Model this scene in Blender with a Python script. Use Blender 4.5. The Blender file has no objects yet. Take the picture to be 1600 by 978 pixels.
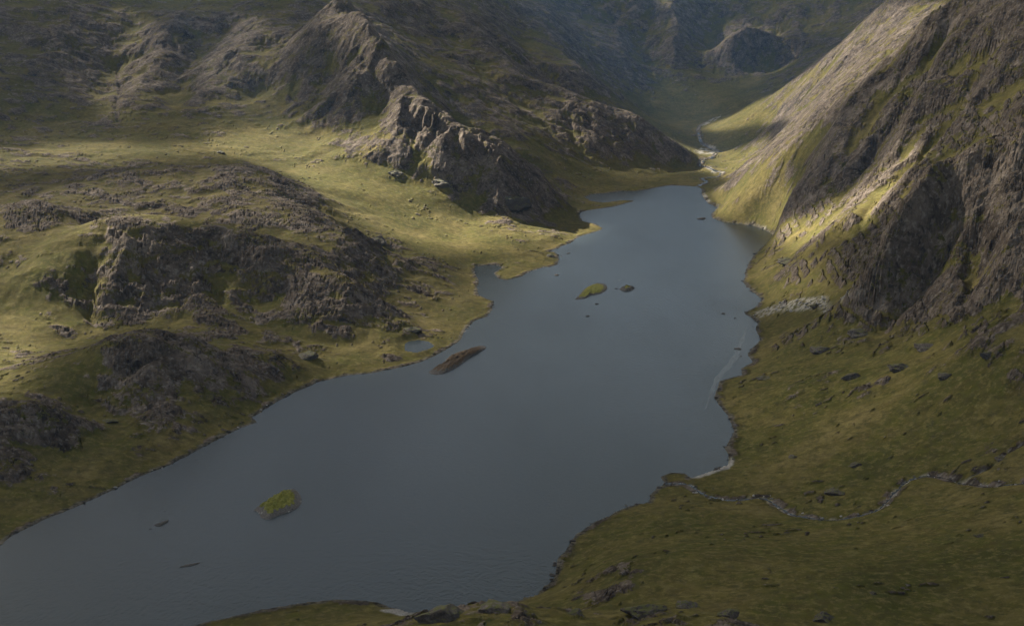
import bpy, bmesh, math, random
import numpy as np
from mathutils import Vector

random.seed(7)
SC = bpy.context.scene
COL = SC.collection

# ------------------------------------------------------------------ camera
CAM_H, PITCH, FPX = 450.0, math.radians(12.9), 2040.0
cam_d = bpy.data.cameras.new('camera')
cam = bpy.data.objects.new('camera', cam_d)
COL.objects.link(cam)
cam.location = (0, 0, CAM_H)
cam.rotation_euler = (math.pi / 2 - PITCH, 0, 0)
cam_d.sensor_width = 36.0
cam_d.lens = 36.0 * FPX / 1600.0
cam_d.clip_start, cam_d.clip_end = 1.0, 60000.0
SC.camera = cam

# ------------------------------------------------------------------ light
SUN_AZ, SUN_EL = math.radians(-42), math.radians(31)     # azimuth from +Y (view), negative = left
SUN = Vector((math.sin(SUN_AZ) * math.cos(SUN_EL), math.cos(SUN_AZ) * math.cos(SUN_EL), math.sin(SUN_EL)))
world = bpy.data.worlds.new('World'); SC.world = world; world.use_nodes = True
wn = world.node_tree
bg = wn.nodes['Background']; bg.inputs['Strength'].default_value = 0.05
sky = wn.nodes.new('ShaderNodeTexSky'); sky.sky_type = 'NISHITA'; sky.sun_disc = False
sky.sun_elevation = SUN_EL; sky.sun_rotation = SUN_AZ
wn.links.new(sky.outputs[0], bg.inputs['Color'])
sd = bpy.data.lights.new('sun', 'SUN'); sd.energy = 5.0; sd.angle = math.radians(0.53); sd.color = (1.0, 0.93, 0.82)
so = bpy.data.objects.new('sun', sd); COL.objects.link(so)
so.rotation_euler = (-SUN).to_track_quat('-Z', 'Y').to_euler()
so.location = SUN * 3000
SC.view_settings.view_transform = 'Standard'; SC.view_settings.look = 'None'
SC.view_settings.gamma = 1.0; SC.view_settings.use_curve_mapping = False
SC.view_settings.exposure = 2.05
SC.cycles.max_bounces = 6; SC.cycles.diffuse_bounces = 3; SC.cycles.transparent_max_bounces = 12
SC.cycles.volume_bounces = 1
SC.cycles.use_denoising = True

# ------------------------------------------------------------------ pixels to ground
CX, CY = 800.0, 489.0
def tandep(py):
    return math.tan(PITCH + math.atan((py - CY) / FPX))
def at_y(px, py, y):                      # point on the pixel's ray at forward distance y
    v = (CY - py) / FPX
    s = y / (math.cos(PITCH) + v * math.sin(PITCH))
    return (s * (px - CX) / FPX, y, CAM_H - y * tandep(py))
def at_z(px, py, z=0.0):
    return at_y(px, py, (CAM_H - z) / tandep(py))

# ------------------------------------------------------------------ noise
_rng = np.random.RandomState(11)
_P = np.concatenate([_rng.permutation(512)] * 2).astype(np.int32)
_G = np.stack([np.cos(np.arange(512) * 2.399963), np.sin(np.arange(512) * 2.399963)], 1).astype(np.float32)
def perlin(x, y, seed=0):
    x = x + seed * 37.31; y = y - seed * 17.77
    xi = np.floor(x); yi = np.floor(y)
    fx = (x - xi).astype(np.float32); fy = (y - yi).astype(np.float32)
    xi = xi.astype(np.int32) & 511; yi = yi.astype(np.int32) & 511
    x1 = (xi + 1) & 511; y1 = (yi + 1) & 511
    u = fx * fx * fx * (fx * (fx * 6 - 15) + 10); v = fy * fy * fy * (fy * (fy * 6 - 15) + 10)
    def g(ix, iy, dx, dy):
        k = _G[_P[_P[ix] + iy]]
        return k[..., 0] * dx + k[..., 1] * dy
    a = g(xi, yi, fx, fy); b = g(x1, yi, fx - 1, fy)
    c = g(xi, y1, fx, fy - 1); d = g(x1, y1, fx - 1, fy - 1)
    a = a + u * (b - a); c = c + u * (d - c)
    return (a + v * (c - a)) * 1.5
def fbm(x, y, wl, octs=4, gain=0.5, seed=0):
    o = 0; a = 1.0; t = 0
    for i in range(octs):
        o = o + a * perlin(x / wl, y / wl, seed + i * 3); t += a; a *= gain; wl *= 0.49
    return o / t
def ridged(x, y, wl, octs=3, gain=0.5, seed=0):
    o = 0; a = 1.0; t = 0
    for i in range(octs):
        o = o + a * (1 - np.abs(perlin(x / wl, y / wl, seed + i * 3)) * 2); t += a; a *= gain; wl *= 0.49
    return o / t
def billow(x, y, wl, octs=3, gain=0.5, seed=0):
    return -ridged(x, y, wl, octs, gain, seed)
def sstep(a, b, x):
    t = np.clip((x - a) / (b - a), 0, 1)
    return t * t * (3 - 2 * t)

def slabs(x, y, wl, tilt, step, seed=0):
    # broken slabs: each cell is a tilted plane with its own level; returns height and distance to the cell edge
    u = x / wl; v = y / wl
    iu = np.floor(u).astype(np.int32); iv = np.floor(v).astype(np.int32)
    d1 = np.full(u.shape, 9, np.float32); d2 = np.full(u.shape, 9, np.float32); hh = np.zeros(u.shape, np.float32)
    for i in (-1, 0, 1):
        for j in (-1, 0, 1):
            c = _P[_P[(iu + i + seed * 13) & 511] + ((iv + j) & 511)]
            c2 = _P[c + 77]
            dx = (iu + i + (c & 15) / 15.0 - u).astype(np.float32); dy = (iv + j + (c >> 4) / 31.0 - v).astype(np.float32)
            d = dx * dx + dy * dy
            hv = (c2 / 511.0 - .5) * step - (dx * ((c2 & 7) / 3.5 - 1) + dy * ((c2 >> 6) / 3.5 - 1)) * tilt
            m = d < d1
            d2 = np.where(m, d1, np.minimum(d2, d)); hh = np.where(m, hv, hh); d1 = np.where(m, d, d1)
    return hh, np.sqrt(d2) - np.sqrt(d1)

# ------------------------------------------------------------------ the loch's outline (photo pixels, on z = 0)
SHORE_PX = [(0,853),(20,835),(60,815),(110,795),(165,770),(210,748),(260,728),(300,708),(340,686),(375,668),(402,660),
 (394,652),(420,635),(460,612),(500,596),(540,587),(580,583),(620,575),(650,568),(680,556),(705,541),(720,531),(727,515),
 (740,502),(760,495),(768,485),(772,471),(760,467),(748,462),(745,450),(748,440),(741,425),(743,416),(775,414),(785,418),
 (772,427),(778,435),(792,438),(815,432),(826,425),(848,418),(860,417),(872,413),(873,399),(866,394),(855,394),(868,389),
 (890,380),(905,370),(938,360),(942,357),(930,350),(910,346),(905,338),(907,331),(925,328),(960,323),(992,314),(970,313),
 (945,317),(925,315),(913,308),(925,304),(950,302),(970,299),(993,299),(1008,297),(1026,293),(1047,290),(1076,291),(1090,292),
 (1098,297),(1096,303),(1101,311),(1107,318),(1122,324),(1112,334),(1114,341),(1130,347),(1152,350),(1175,352),(1193,358),
 (1209,368),(1205,379),(1185,392),(1171,409),(1165,426),(1161,441),(1178,457),(1192,470),(1180,480),(1163,489),(1175,497),
 (1185,504),(1180,514),(1190,529),(1178,541),(1168,554),(1176,566),(1158,576),(1160,586),(1126,595),(1116,619),(1127,635),
 (1141,655),(1148,675),(1133,699),(1141,712),(1138,727),(1111,737),(1080,747),(1070,739),(1050,738),(1031,744),(1040,753),
 (1033,759),(1013,774),(1013,785),(982,791),(952,807),(928,817),(898,837),(884,861),(874,871),(871,888),(861,908),(840,930),
 (790,945),(720,958),(660,957),(640,957),(611,948),(591,940),(547,938),(523,937),(473,942),(405,953),(338,969),(297,978),
 (200,1010),(60,1040),(-120,1030),(-220,960),(-140,905),(-60,875)]
LOCH = np.array([at_z(px, py)[:2] for px, py in SHORE_PX])
POND = np.array([at_z(px, py, 4.0)[:2] for px, py in [(633,548),(632,538),(640,533),(655,531),(670,534),(679,541),(668,546),(650,551)]])

def sdf_poly(X, Y, poly):                  # > 0 outside
    d = np.full(X.shape, 1e9, np.float32); inside = np.zeros(X.shape, bool)
    n = len(poly)
    for i in range(n):
        ax, ay = poly[i]; bx, by = poly[(i + 1) % n]
        ex, ey = bx - ax, by - ay
        t = np.clip(((X - ax) * ex + (Y - ay) * ey) / (ex * ex + ey * ey + 1e-9), 0, 1)
        d = np.minimum(d, (X - ax - t * ex) ** 2 + (Y - ay - t * ey) ** 2)
        c = (ay > Y) != (by > Y)
        inside ^= c & (X < ex * (Y - ay) / (ey if abs(ey) > 1e-9 else 1e-9) + ax)
    d = np.sqrt(d)
    return np.where(inside, -d, d)
def dist_line(X, Y, pts):
    d = np.full(X.shape, 1e9, np.float32); tt = np.zeros(X.shape, np.float32)
    for i in range(len(pts) - 1):
        ax, ay = pts[i][:2]; bx, by = pts[i + 1][:2]
        ex, ey = bx - ax, by - ay
        t = np.clip(((X - ax) * ex + (Y - ay) * ey) / (ex * ex + ey * ey + 1e-9), 0, 1)
        q = (X - ax - t * ex) ** 2 + (Y - ay - t * ey) ** 2
        m = q < d
        d = np.where(m, q, d); tt = np.where(m, i + t, tt)
    return np.sqrt(d), tt

# ------------------------------------------------------------------ heights: points read off the photograph (px, py, forward metres)
CTRL_Y = [
 # near moor, right of the loch
 (1300,900,850),(1600,900,830),(1600,978,750),(1200,978,760),(1000,978,770),(850,952,800),(700,978,790),(660,962,850),(1000,870,930),
 (1100,850,970),(1300,860,950),(1600,820,930),(760,965,800),(930,955,800),(1100,940,820),
 # right bank and its buttresses
 (1500,400,1600),(1580,400,1500),(1480,272,1750),(1540,230,1750),(1600,195,1750),(1430,260,2120),(1340,330,2050),(1270,370,2150),
 (1230,310,2550),(1300,200,2670),(1400,200,2450),(1500,200,2250),(1400,100,2680),(1500,100,2480),(1600,100,2280),(1500,0,2660),(1600,0,2460),(1520,240,2020),(1600,160,2000),
 (1445,30,2700),(1377,98,2800),(1316,152,2850),(1276,189,2900),(1235,216,2950),(1192,243,3050),(1155,267,3150),(1134,287,3250),
 (1260,270,2700),(1180,310,2850),
 # far side of the right ridge
 (1390,0,4300),(1343,40,4400),(1303,78,4500),(1269,101,4600),(1232,132,4700),(1185,155,4800),(1124,182,4950),(1094,196,5000),
 (1250,170,4000),(1200,200,4100),(1160,225,4200),(1350,90,3700),(1300,130,3700),(1410,40,3500),
 # head of the valley
 (1100,150,5500),(1000,150,5400),(1100,110,5800),(1000,100,5900),(900,60,5700),(1000,40,6300),(1000,0,6500),(1200,100,5900),(1165,42,6000),
 (1125,92,5930),(1205,88,5930),(1165,110,5850),(1250,60,6200),(1200,0,6700),(1300,0,6500),(1100,0,6600),(1100,50,6350),(800,0,5600),(700,0,5000),(620,0,4500),
 # left mountain and the moor below it
 (540,0,3600),(480,0,4100),(300,0,4300),(100,0,4000),(0,0,3900),(0,100,3400),(100,130,3350),(200,100,3600),(330,100,3550),(440,80,3600),(400,150,3350),
 (300,180,3150),(100,190,3100),(0,190,3000),(200,225,2850),(400,215,3000),(0,235,2700),(330,235,2850),(500,215,3050),(480,160,3230),(520,130,3320),
 (560,185,3090),(600,215,2960),(650,230,2900),(720,260,2850),(800,290,2830),(560,300,2650),(500,280,2700),(600,350,2500),(700,375,2480),
 (650,400,2270),(560,390,2250),
 # the central buttress: crest and far side
 (830,240,3400),(760,195,3500),(700,150,3650),(560,235,2930),(600,262,2860),(650,287,2810),(720,312,2760),(780,337,2720),(840,348,2760),(600,150,3150),(560,110,3260),(520,60,3420),(660,100,3900),
 # knolls of the left bank
 (250,260,2500),(250,305,2280),(100,300,2250),(100,255,2560),(400,290,2400),(480,330,2250),(540,360,2150),(0,330,2050),(150,345,1950),(200,335,1980),
 (300,345,1980),(400,365,1980),(480,395,1950),(540,430,1880),(300,420,1870),(200,430,1850),(400,470,1850),(60,420,1820),(20,480,1750),(0,420,1860),
 (230,528,1510),(130,560,1480),(330,540,1560),(50,634,1309),(20,640,1300),
 # the second spur
 (880,140,4100),(950,165,4050),(1000,190,4000),(1040,215,3980),(1065,235,3950),(950,265,3650),(900,240,3650),(860,215,3650),(820,170,3900),(750,130,3900),
 (880,270,3450),(700,60,4400),(800,90,4400),(900,110,4600),(960,140,4700),
]
CTRL_Z = [ # px, py, z
 (400,978,5),(1000,800,9),(1200,775,7),(1300,805,16),(1370,790,25),(1420,745,34),(1540,752,54),(1600,740,64),(1300,700,24),(1450,650,58),(1600,640,88),
 (1300,600,42),(1450,560,80),(1600,560,122),(1420,470,95),(1500,510,105),(1560,520,122),(1240,400,38),(1300,440,62),(1350,460,76),(1190,480,5),(1200,560,12),(1230,480,25),
 (1200,650,10),(1100,230,9),(1110,265,4),(1140,245,8),(1060,262,6),(1160,250,8),(1150,262,8),(1140,276,8),(1126,290,6),(1185,236,12),(1090,210,20),(1080,185,48),(1000,180,75),(1085,255,13),(1000,284,4),(950,292,5),
 (860,345,9),(840,350,12),(885,330,12),(880,312,24),(700,440,13),(600,480,18),(650,515,9),(520,540,12),(480,500,32),(300,500,36),(200,520,33),(130,540,32),(0,540,36),
 (420,560,28),(250,648,20),(150,640,22),(330,640,16),(50,595,42),(75,702,20),(150,668,20),(0,725,24),(0,790,6),(200,700,12),(740,395,14),(820,390,8),(870,370,10),(830,400,5),
]
CTRL_W = [ # x, y, z: outside the frame or hidden
 (1080,2500,510),(1250,2700,540),(1500,3500,570),(1700,4400,620),(1850,5600,600),(620,3330,70),(700,3450,130),(800,3300,250),
 (-1400,2000,260),(-1100,1500,120),(-800,1150,30),(-1800,3000,420),(-2200,4200,700),(-1500,4600,640),(-600,4900,640),(0,6400,640),(600,7400,720),(1400,7400,760),
 (-600,7000,800),(-1800,6500,800),(2600,7000,800),(2600,4000,500),(2300,2500,350),(900,1200,240),(1100,1700,400),(800,700,200),(0,420,190),(-500,500,90),(600,400,210),
 (-900,700,20),(-300,650,60),(0,200,330),(-470,2130,126),(-900,2150,140),(-440,1640,34),(470,6350,360),(2600,1000,300),(-2600,1500,200),(-2600,600,80),
]
CREST = [ # px, py, y of a crest seen against what lies behind, then how far behind and how deep the ground drops
 (1445,30,2700,200,70),(1410,72,2760,200,80),(1377,98,2800,200,85),(1345,125,2830,190,85),(1316,152,2850,190,85),(1276,189,2900,180,80),(1235,216,2950,170,70),(1192,243,3050,150,55),(1155,267,3150,120,35),
 (800,240,2960,150,50),(840,275,2950,120,42),(750,215,2980,170,50),(700,190,3030,190,50),(665,165,3080,190,55),(640,145,3130,200,55),(620,105,3210,200,55),(600,70,3300,200,50),(580,40,3380,200,45),(565,22,3450,200,45),(860,292,2960,110,30),(885,318,2980,90,14),
 (880,140,4100,250,55),(950,165,4050,230,50),(1000,190,4000,200,45),(1040,215,3980,170,30),
 (150,345,1950,90,26),(200,335,1980,90,28),(250,338,1985,90,28),(300,345,1980,90,25),(350,353,1980,80,22),(400,365,1980,80,18),
 (230,526,1510,60,24),(130,560,1480,60,18),(180,540,1500,60,22),(280,530,1530,60,20),(50,632,1309,35,18),(20,636,1300,35,16),
 (1480,272,1750,110,45),(1540,230,1750,120,45),(1440,312,1700,110,50),(1405,370,1660,90,45),(1600,195,1750,130,40),
 (190,258,2500,90,18),(250,260,2500,90,18),(320,262,2480,90,18),(400,268,2520,90,18),(60,318,2060,90,14),
 (1165,42,6000,260,40),(1135,62,5980,230,35),(1195,57,5980,230,35),
 (1343,40,4400,300,80),(1303,78,4500,300,80),(1269,101,4600,300,70),(1232,132,4700,300,60),(1185,155,4800,250,40),
 (760,945,800,60,30),(850,950,800,60,32),(700,955,800,50,25),(1050,950,770,50,18)]
extra = []
for px, py, y, dy, drop in CREST:
    p = at_y(px, py, y); extra.append(p)
    k = (y + dy) / y
    extra.append((p[0] * k, p[1] + dy, p[2] - drop))
pts = extra + [at_y(*c) for c in CTRL_Y] + [at_z(*c) for c in CTRL_Z] + [tuple(map(float, c)) for c in CTRL_W]
seg = []
for i in range(len(LOCH)):
    a, b = LOCH[i], LOCH[(i + 1) % len(LOCH)]
    seg.append(np.linalg.norm(b - a))
cum = np.concatenate([[0], np.cumsum(seg)])
for s in np.arange(0, cum[-1], 70.0):
    i = np.searchsorted(cum, s, side='right') - 1
    t = (s - cum[i]) / seg[i]
    p = LOCH[i] * (1 - t) + LOCH[(i + 1) % len(LOCH)] * t
    pts.append((p[0], p[1], 1.0))
for px, py in [(300,850),(600,850),(700,650),(900,550),(1000,400),(1050,600),(500,700),(1000,330)]:
    x, y, z = at_z(px, py); pts.append((x, y, -8.0))
PTS = []
for p in pts:                                  # nearly coincident readings: keep the first
    if all((p[0] - q[0]) ** 2 + (p[1] - q[1]) ** 2 > 18 ** 2 for q in PTS): PTS.append(p)
PTS = np.array(PTS)
C_MQ = 22.0
def mq(ax, ay, b):
    return np.sqrt((ax[:, None] - b[None, :, 0]) ** 2 + (ay[:, None] - b[None, :, 1]) ** 2 + C_MQ ** 2)
A = mq(PTS[:, 0], PTS[:, 1], PTS) - np.eye(len(PTS)) * 3.0
n = len(PTS)
M = np.zeros((n + 1, n + 1)); M[:n, :n] = A; M[:n, n] = 1; M[n, :n] = 1
W = np.linalg.solve(M, np.concatenate([PTS[:, 2], [0]]))

X0, X1, Y0, Y1, GS = -3200.0, 3200.0, 100.0, 8300.0, 5.0
cx_ = np.arange(X0, X1 + 1, 20.0); cy_ = np.arange(Y0, Y1 + 1, 20.0)
CXX, CYY = np.meshgrid(cx_, cy_)
coarse = np.empty(CXX.size)
fx_, fy_ = CXX.ravel(), CYY.ravel()
for k in range(0, fx_.size, 20000):
    coarse[k:k + 20000] = mq(fx_[k:k + 20000], fy_[k:k + 20000], PTS) @ W[:n] + W[n]
coarse = coarse.reshape(CXX.shape)

def bilin(F, x, y, x0, y0, s):
    u = np.clip((x - x0) / s, 0, F.shape[1] - 1.001); v = np.clip((y - y0) / s, 0, F.shape[0] - 1.001)
    i = u.astype(np.int32); j = v.astype(np.int32); u = (u - i).astype(np.float32); v = (v - j).astype(np.float32)
    return (F[j, i] * (1 - u) + F[j, i + 1] * u) * (1 - v) + (F[j + 1, i] * (1 - u) + F[j + 1, i + 1] * u) * v
def cubic(F, x, y, x0, y0, s):
    u = np.clip((x - x0) / s, 1, F.shape[1] - 3.001); v = np.clip((y - y0) / s, 1, F.shape[0] - 3.001)
    i = u.astype(np.int32); j = v.astype(np.int32); u = (u - i).astype(np.float32); v = (v - j).astype(np.float32)
    def w(t): return [((-t + 2) * t - 1) * t / 2, ((3 * t - 5) * t * t + 2) / 2, ((-3 * t + 4) * t + 1) * t / 2, (t - 1) * t * t / 2]
    wu, wv = w(u), w(v); o = 0
    for b in range(4):
        r = 0
        for a in range(4): r = r + wu[a] * F[j + b - 1, i + a - 1]
        o = o + wv[b] * r
    return o
gx = np.arange(X0, X1 + 1, GS, dtype=np.float32); gy = np.arange(Y0, Y1 + 1, GS, dtype=np.float32)
GX, GY = np.meshgrid(gx, gy)
H = cubic(coarse.astype(np.float32), GX, GY, X0, Y0, 20.0)
SD = bilin(sdf_poly(CXX.astype(np.float32)[:, :], CYY.astype(np.float32), LOCH), GX, GY, X0, Y0, 20.0)

GRID_H = H.astype(np.float32)
# ------------------------------------------------------------------ where a pixel meets the ground
_ys = np.arange(600.0, 8000.0, 4.0)
def pix_ground(px, py):
    v = (CY - py) / FPX
    sc_ = _ys / (math.cos(PITCH) + v * math.sin(PITCH))
    xs = sc_ * (px - CX) / FPX
    zs = CAM_H - _ys * tandep(py)
    g = np.maximum(bilin(GRID_H, xs, _ys, X0, Y0, GS), 0)
    hit = np.nonzero(zs <= g)[0]
    k = hit[0] if len(hit) else len(_ys) - 1
    return float(xs[k]), float(_ys[k]), float(g[k])
def smooth_line(P, n=8):
    P = np.array(P, float); o = []
    for i in range(len(P) - 1):
        p0, p1, p2, p3 = P[max(i - 1, 0)], P[i], P[i + 1], P[min(i + 2, len(P) - 1)]
        for t in np.arange(0, 1, 1 / n):
            o.append(.5 * (2 * p1 + (p2 - p0) * t + (2 * p0 - 5 * p1 + 4 * p2 - p3) * t * t + (3 * p1 - p0 - 3 * p2 + p3) * t ** 3))
    o.append(P[-1]); return np.array(o)
def px_line(L, n=6): return smooth_line([pix_ground(a, b)[:2] for a, b in L], n)
# ribs (+) and gullies (-) read off the photograph: height, half width, line in pixels
RIBS = [
 (26,38,[(1484,270),(1440,318),(1398,395),(1384,450)]),(16,30,[(1540,232),(1505,330),(1495,440)]),(18,32,[(1600,205),(1562,330),(1560,480)]),(-16,22,[(1520,280),(1475,350),(1440,450)]),(-16,22,[(1575,250),(1535,350),(1530,490)]),
 (16,34,[(1377,100),(1300,225),(1240,300)]),(14,34,[(1316,154),(1240,235),(1195,300)]),(22,42,[(1490,55),(1440,160),(1395,250)]),(20,40,[(1580,60),(1530,150),(1480,230)]),(-22,26,[(1497,18),(1452,90),(1420,160),(1372,225),(1340,270)]),
 (-20,28,[(1560,60),(1500,170),(1450,225),(1400,275),(1350,330),(1290,368)]),(-14,22,[(1430,80),(1375,160),(1330,235),(1290,290)]),
 (8,75,[(565,25),(600,70),(640,145),(700,190),(750,215),(800,240),(840,275),(880,312)]),(10,75,[(560,22),(595,68),(640,145),(690,185)]),(-22,45,[(660,110),(720,180),(790,225),(850,275)]),(14,40,[(520,60),(540,130),(560,190)]),(-14,30,[(560,70),(585,140),(600,200)]),(12,45,[(640,160),(620,225),(600,260)]),(12,45,[(720,205),(700,260),(690,285)]),(10,40,[(800,245),(780,300),(790,335)]),(-7,26,[(670,185),(655,240),(650,262)]),(-7,26,[(760,225),(740,280),(735,310)]),
 (10,60,[(880,140),(950,165),(1000,190),(1040,215)]),(24,80,[(300,20),(240,100),(190,190)]),(24,80,[(430,20),(380,100),(290,185)]),(26,80,[(110,20),(60,110)]),(-22,60,[(340,20),(290,110),(250,180)]),(-26,70,[(210,20),(185,100),(183,170)]),(20,60,[(500,30),(470,120)]),
 (45,110,[(950,2),(960,60),(980,110)]),(45,110,[(1060,2),(1050,60),(1050,110)]),(40,110,[(1240,2),(1245,50),(1250,90)]),(-45,90,[(1005,2),(1012,60),(1015,105)]),(-40,90,[(1110,2),(1100,70),(1100,115)]),(30,90,[(850,10),(870,70),(920,130)]),(-30,80,[(800,10),(830,80),(870,130)]),(26,80,[(720,20),(760,80),(830,140)]),
 (-9,11,[(142,400),(143,450),(145,510)]),(-7,14,[(300,400),(330,450),(350,490)]),(7,22,[(200,340),(190,420),(190,490)]),(8,25,[(430,380),(420,430),(430,470)]),
]
for hh_, w_, L_ in RIBS:
    ln = px_line(L_, 5); lo = ln.min(0) - 3 * w_; hi = ln.max(0) + 3 * w_
    a0, a1 = [int(np.clip((v - X0) / GS, 0, len(gx) - 1)) for v in (lo[0], hi[0])]; b0, b1 = [int(np.clip((v - Y0) / GS, 0, len(gy) - 1)) for v in (lo[1], hi[1])]
    sx_, sy_ = GX[b0:b1, a0:a1], GY[b0:b1, a0:a1]
    d_, _t = dist_line(sx_ + w_ * .5 * perlin(sx_ / (w_ * 2), sy_ / (w_ * 2), 401), sy_ + w_ * .5 * perlin(sx_ / (w_ * 2), sy_ / (w_ * 2), 402), ln)
    end = np.minimum(1, np.minimum(_t, len(ln) - 1 - _t) / 3 + .15)
    if ln[:, 0].mean() > 300 and ln[:, 1].mean() < 2600: hh_ *= 1.25
    H[b0:b1, a0:a1] += hh_ * end * np.exp(-(d_ / w_) ** 1.6)
# roughness of the ground: 0 = smooth turf, 1 = crags.  brushes in photo pixels: (px, py, y, radius, value)
def brush(F, x, y, r, val, k=1.0):
    w = np.exp(-((GX - x) ** 2 + (GY - y) ** 2) / (r * r)) * k
    return F * (1 - w) + val * w
RH = np.full(GX.shape, 0.70, np.float32)
BR = [(1100,240,4350,330,.05),(1000,284,3600,130,.15),(1120,195,4900,280,.12),(1000,170,5200,350,.2),(560,290,2700,170,.12),(620,345,2520,120,.12),(720,380,2480,110,.15),
      (420,212,3000,110,.15),(220,225,2850,120,.25),(1300,850,960,200,.18),(1500,850,900,180,.2),(1250,720,1230,130,.22),(1500,620,1250,110,.22),(1100,800,1050,130,.25),
      (1230,320,2550,110,.3),(1250,400,2300,120,.3),(1190,300,2950,130,.2),(1230,560,1600,130,.3),(1380,540,1500,90,.35),(400,975,930,160,.15),(600,470,1950,120,.5),
      (880,280,3450,110,.2),(1250,170,4000,330,.58),(1330,80,4200,300,.6),(1180,285,2980,150,.3),(1350,310,2150,80,.35),(1160,210,4300,200,.3),(980,150,5350,330,.12),(1060,160,5400,300,.15)]
for px, py, y, r, v in BR:
    x = at_y(px, py, y)[0]; RH = brush(RH, x, y, r, v)
for px, py, y, r, v in [(300,520,1750,420,.82),(850,965,780,90,.7),(300,420,1890,110,.82),(420,420,1900,90,.78),(280,590,1450,70,.84),(50,660,1295,45,.95),(680,230,2960,130,.86),(800,295,2870,90,.86),(570,110,3250,170,.88),(1450,150,2400,260,.8),
        (1300,220,2700,110,1),(1530,400,1560,140,1.0),(1380,400,1900,80,.9),(930,215,3850,120,.85),(900,60,5700,500,1),(1165,80,5950,130,1),(250,80,3700,300,.9),(60,80,3500,300,.88),(420,60,3800,250,.9),(700,50,4500,350,.9),(820,110,4500,260,.85),(940,200,3950,130,.9),(250,285,2380,190,.96),(420,300,2380,130,.92),(500,340,2200,90,.92),(60,320,2100,170,.94),(150,270,2480,120,.9),(30,290,2300,120,.9),(330,600,1480,70,.86),(130,600,1430,60,.84),(520,420,1920,80,.84),(600,400,2150,80,.8),(200,190,3080,170,.72),(1400,100,2800,150,1),(1230,432,2080,120,.22),(1260,470,1850,70,.3),(1200,322,2780,130,.28),(1290,345,2250,60,.35),(1420,540,1450,60,.4),(1300,110,4050,120,.85),(1230,160,4300,90,.85),(1350,60,4150,110,.85),(80,420,1840,60,.3),(120,370,1920,60,.35),(30,500,1720,60,.3),(240,338,2000,50,.42),(350,352,2000,50,.5),(110,585,1450,45,.4),(1440,250,2150,60,.35),(1460,200,2320,55,.5),(1395,275,2180,60,.35),(1520,262,1950,60,.4),(1560,140,2200,60,.5),(1350,200,2600,60,.5)]:
    # the last brushes lay turf back over the slopes between the crags
    RH = brush(RH, at_y(px, py, y)[0], y, r, v)
RH = np.clip(RH * (0.85 + 0.35 * sstep(0.0, 80, SD)), 0, 1) * (.6 + .4 * sstep(-5, 35, SD))

gyy, gxx = np.gradient(H, GS)
slope0 = np.hypot(gxx, gyy)
# lumps and knolls
wx = GX + 40 * perlin(GX / 160, GY / 160, 5); wy = GY + 40 * perlin(GX / 160, GY / 160, 9)
H = H + 3.2 * fbm(GX, GY, 120, 3, .55, 21) * sstep(12, 80, SD)
H = H + RH * (16 * fbm(wx, wy, 300, 2, .5, 20)) * sstep(10, 160, SD)
kn = billow(wx, wy, 130, 2, .45, 31)            # rounded knolls with narrow clefts
H = H + RH * (6.0 + 7.0 * sstep(420, 560, GX) * sstep(3300, 2700, GY)) * (0.4 + kn) * sstep(5, 120, SD)
# gullies running down the slope (oriented cosine cells)
def gullies(px_, py_, dx, dy, seed):
    ix = np.floor(px_); iy = np.floor(py_); fx = px_ - ix; fy = py_ - iy
    ix = ix.astype(np.int32); iy = iy.astype(np.int32)
    va = np.zeros(px_.shape, np.float32); vx = np.zeros_like(va); vy = np.zeros_like(va); wt = np.zeros_like(va)
    for i in (-1, 0, 1, 2):
        for j in (-1, 0, 1, 2):
            h = _P[_P[(ix + i + seed) & 511] + ((iy + j) & 511)]
            ox = (h & 31) / 31.0 * .6; oy = (h >> 5) / 15.0 * .6
            ax = fx - i + ox - .3; ay = fy - j + oy - .3
            w = np.exp(-(ax * ax + ay * ay) * 2).astype(np.float32)
            m = (ax * dx + ay * dy) * 6.2832
            wt += w; va += np.cos(m) * w; s = -np.sin(m) * w; vx += s * dx; vy += s * dy
    return va / wt, vx / wt, vy / wt
gyy, gxx = np.gradient(H, GS)
ero = np.zeros_like(H); amp = 1.0; wl = 190.0
sx, sy = gxx.copy(), gyy.copy()
for o in range(5):
    L = np.hypot(sx, sy) + 1e-4
    k = np.clip(L * 1.6, 0, 1) / L
    v, ax, ay = gullies(GX / wl, GY / wl, (-sy * k).astype(np.float32), (sx * k).astype(np.float32), o * 17)
    ero += amp * (v if o == 0 else .6 * v + .4 * (.8 - 2 * np.abs(v)))
    sx = sx + ax * amp * 0.55; sy = sy + ay * amp * 0.55
    amp *= 0.58; wl *= 0.52
steep = sstep(0.16, 0.55, slope0)
H = H + ero * (8.0 + 8.0 * sstep(.8, 1, RH)) * steep * RH * sstep(20, 130, SD) * (0.55 + 0.9 * fbm(GX, GY, 260, 2, .5, 44))
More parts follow.
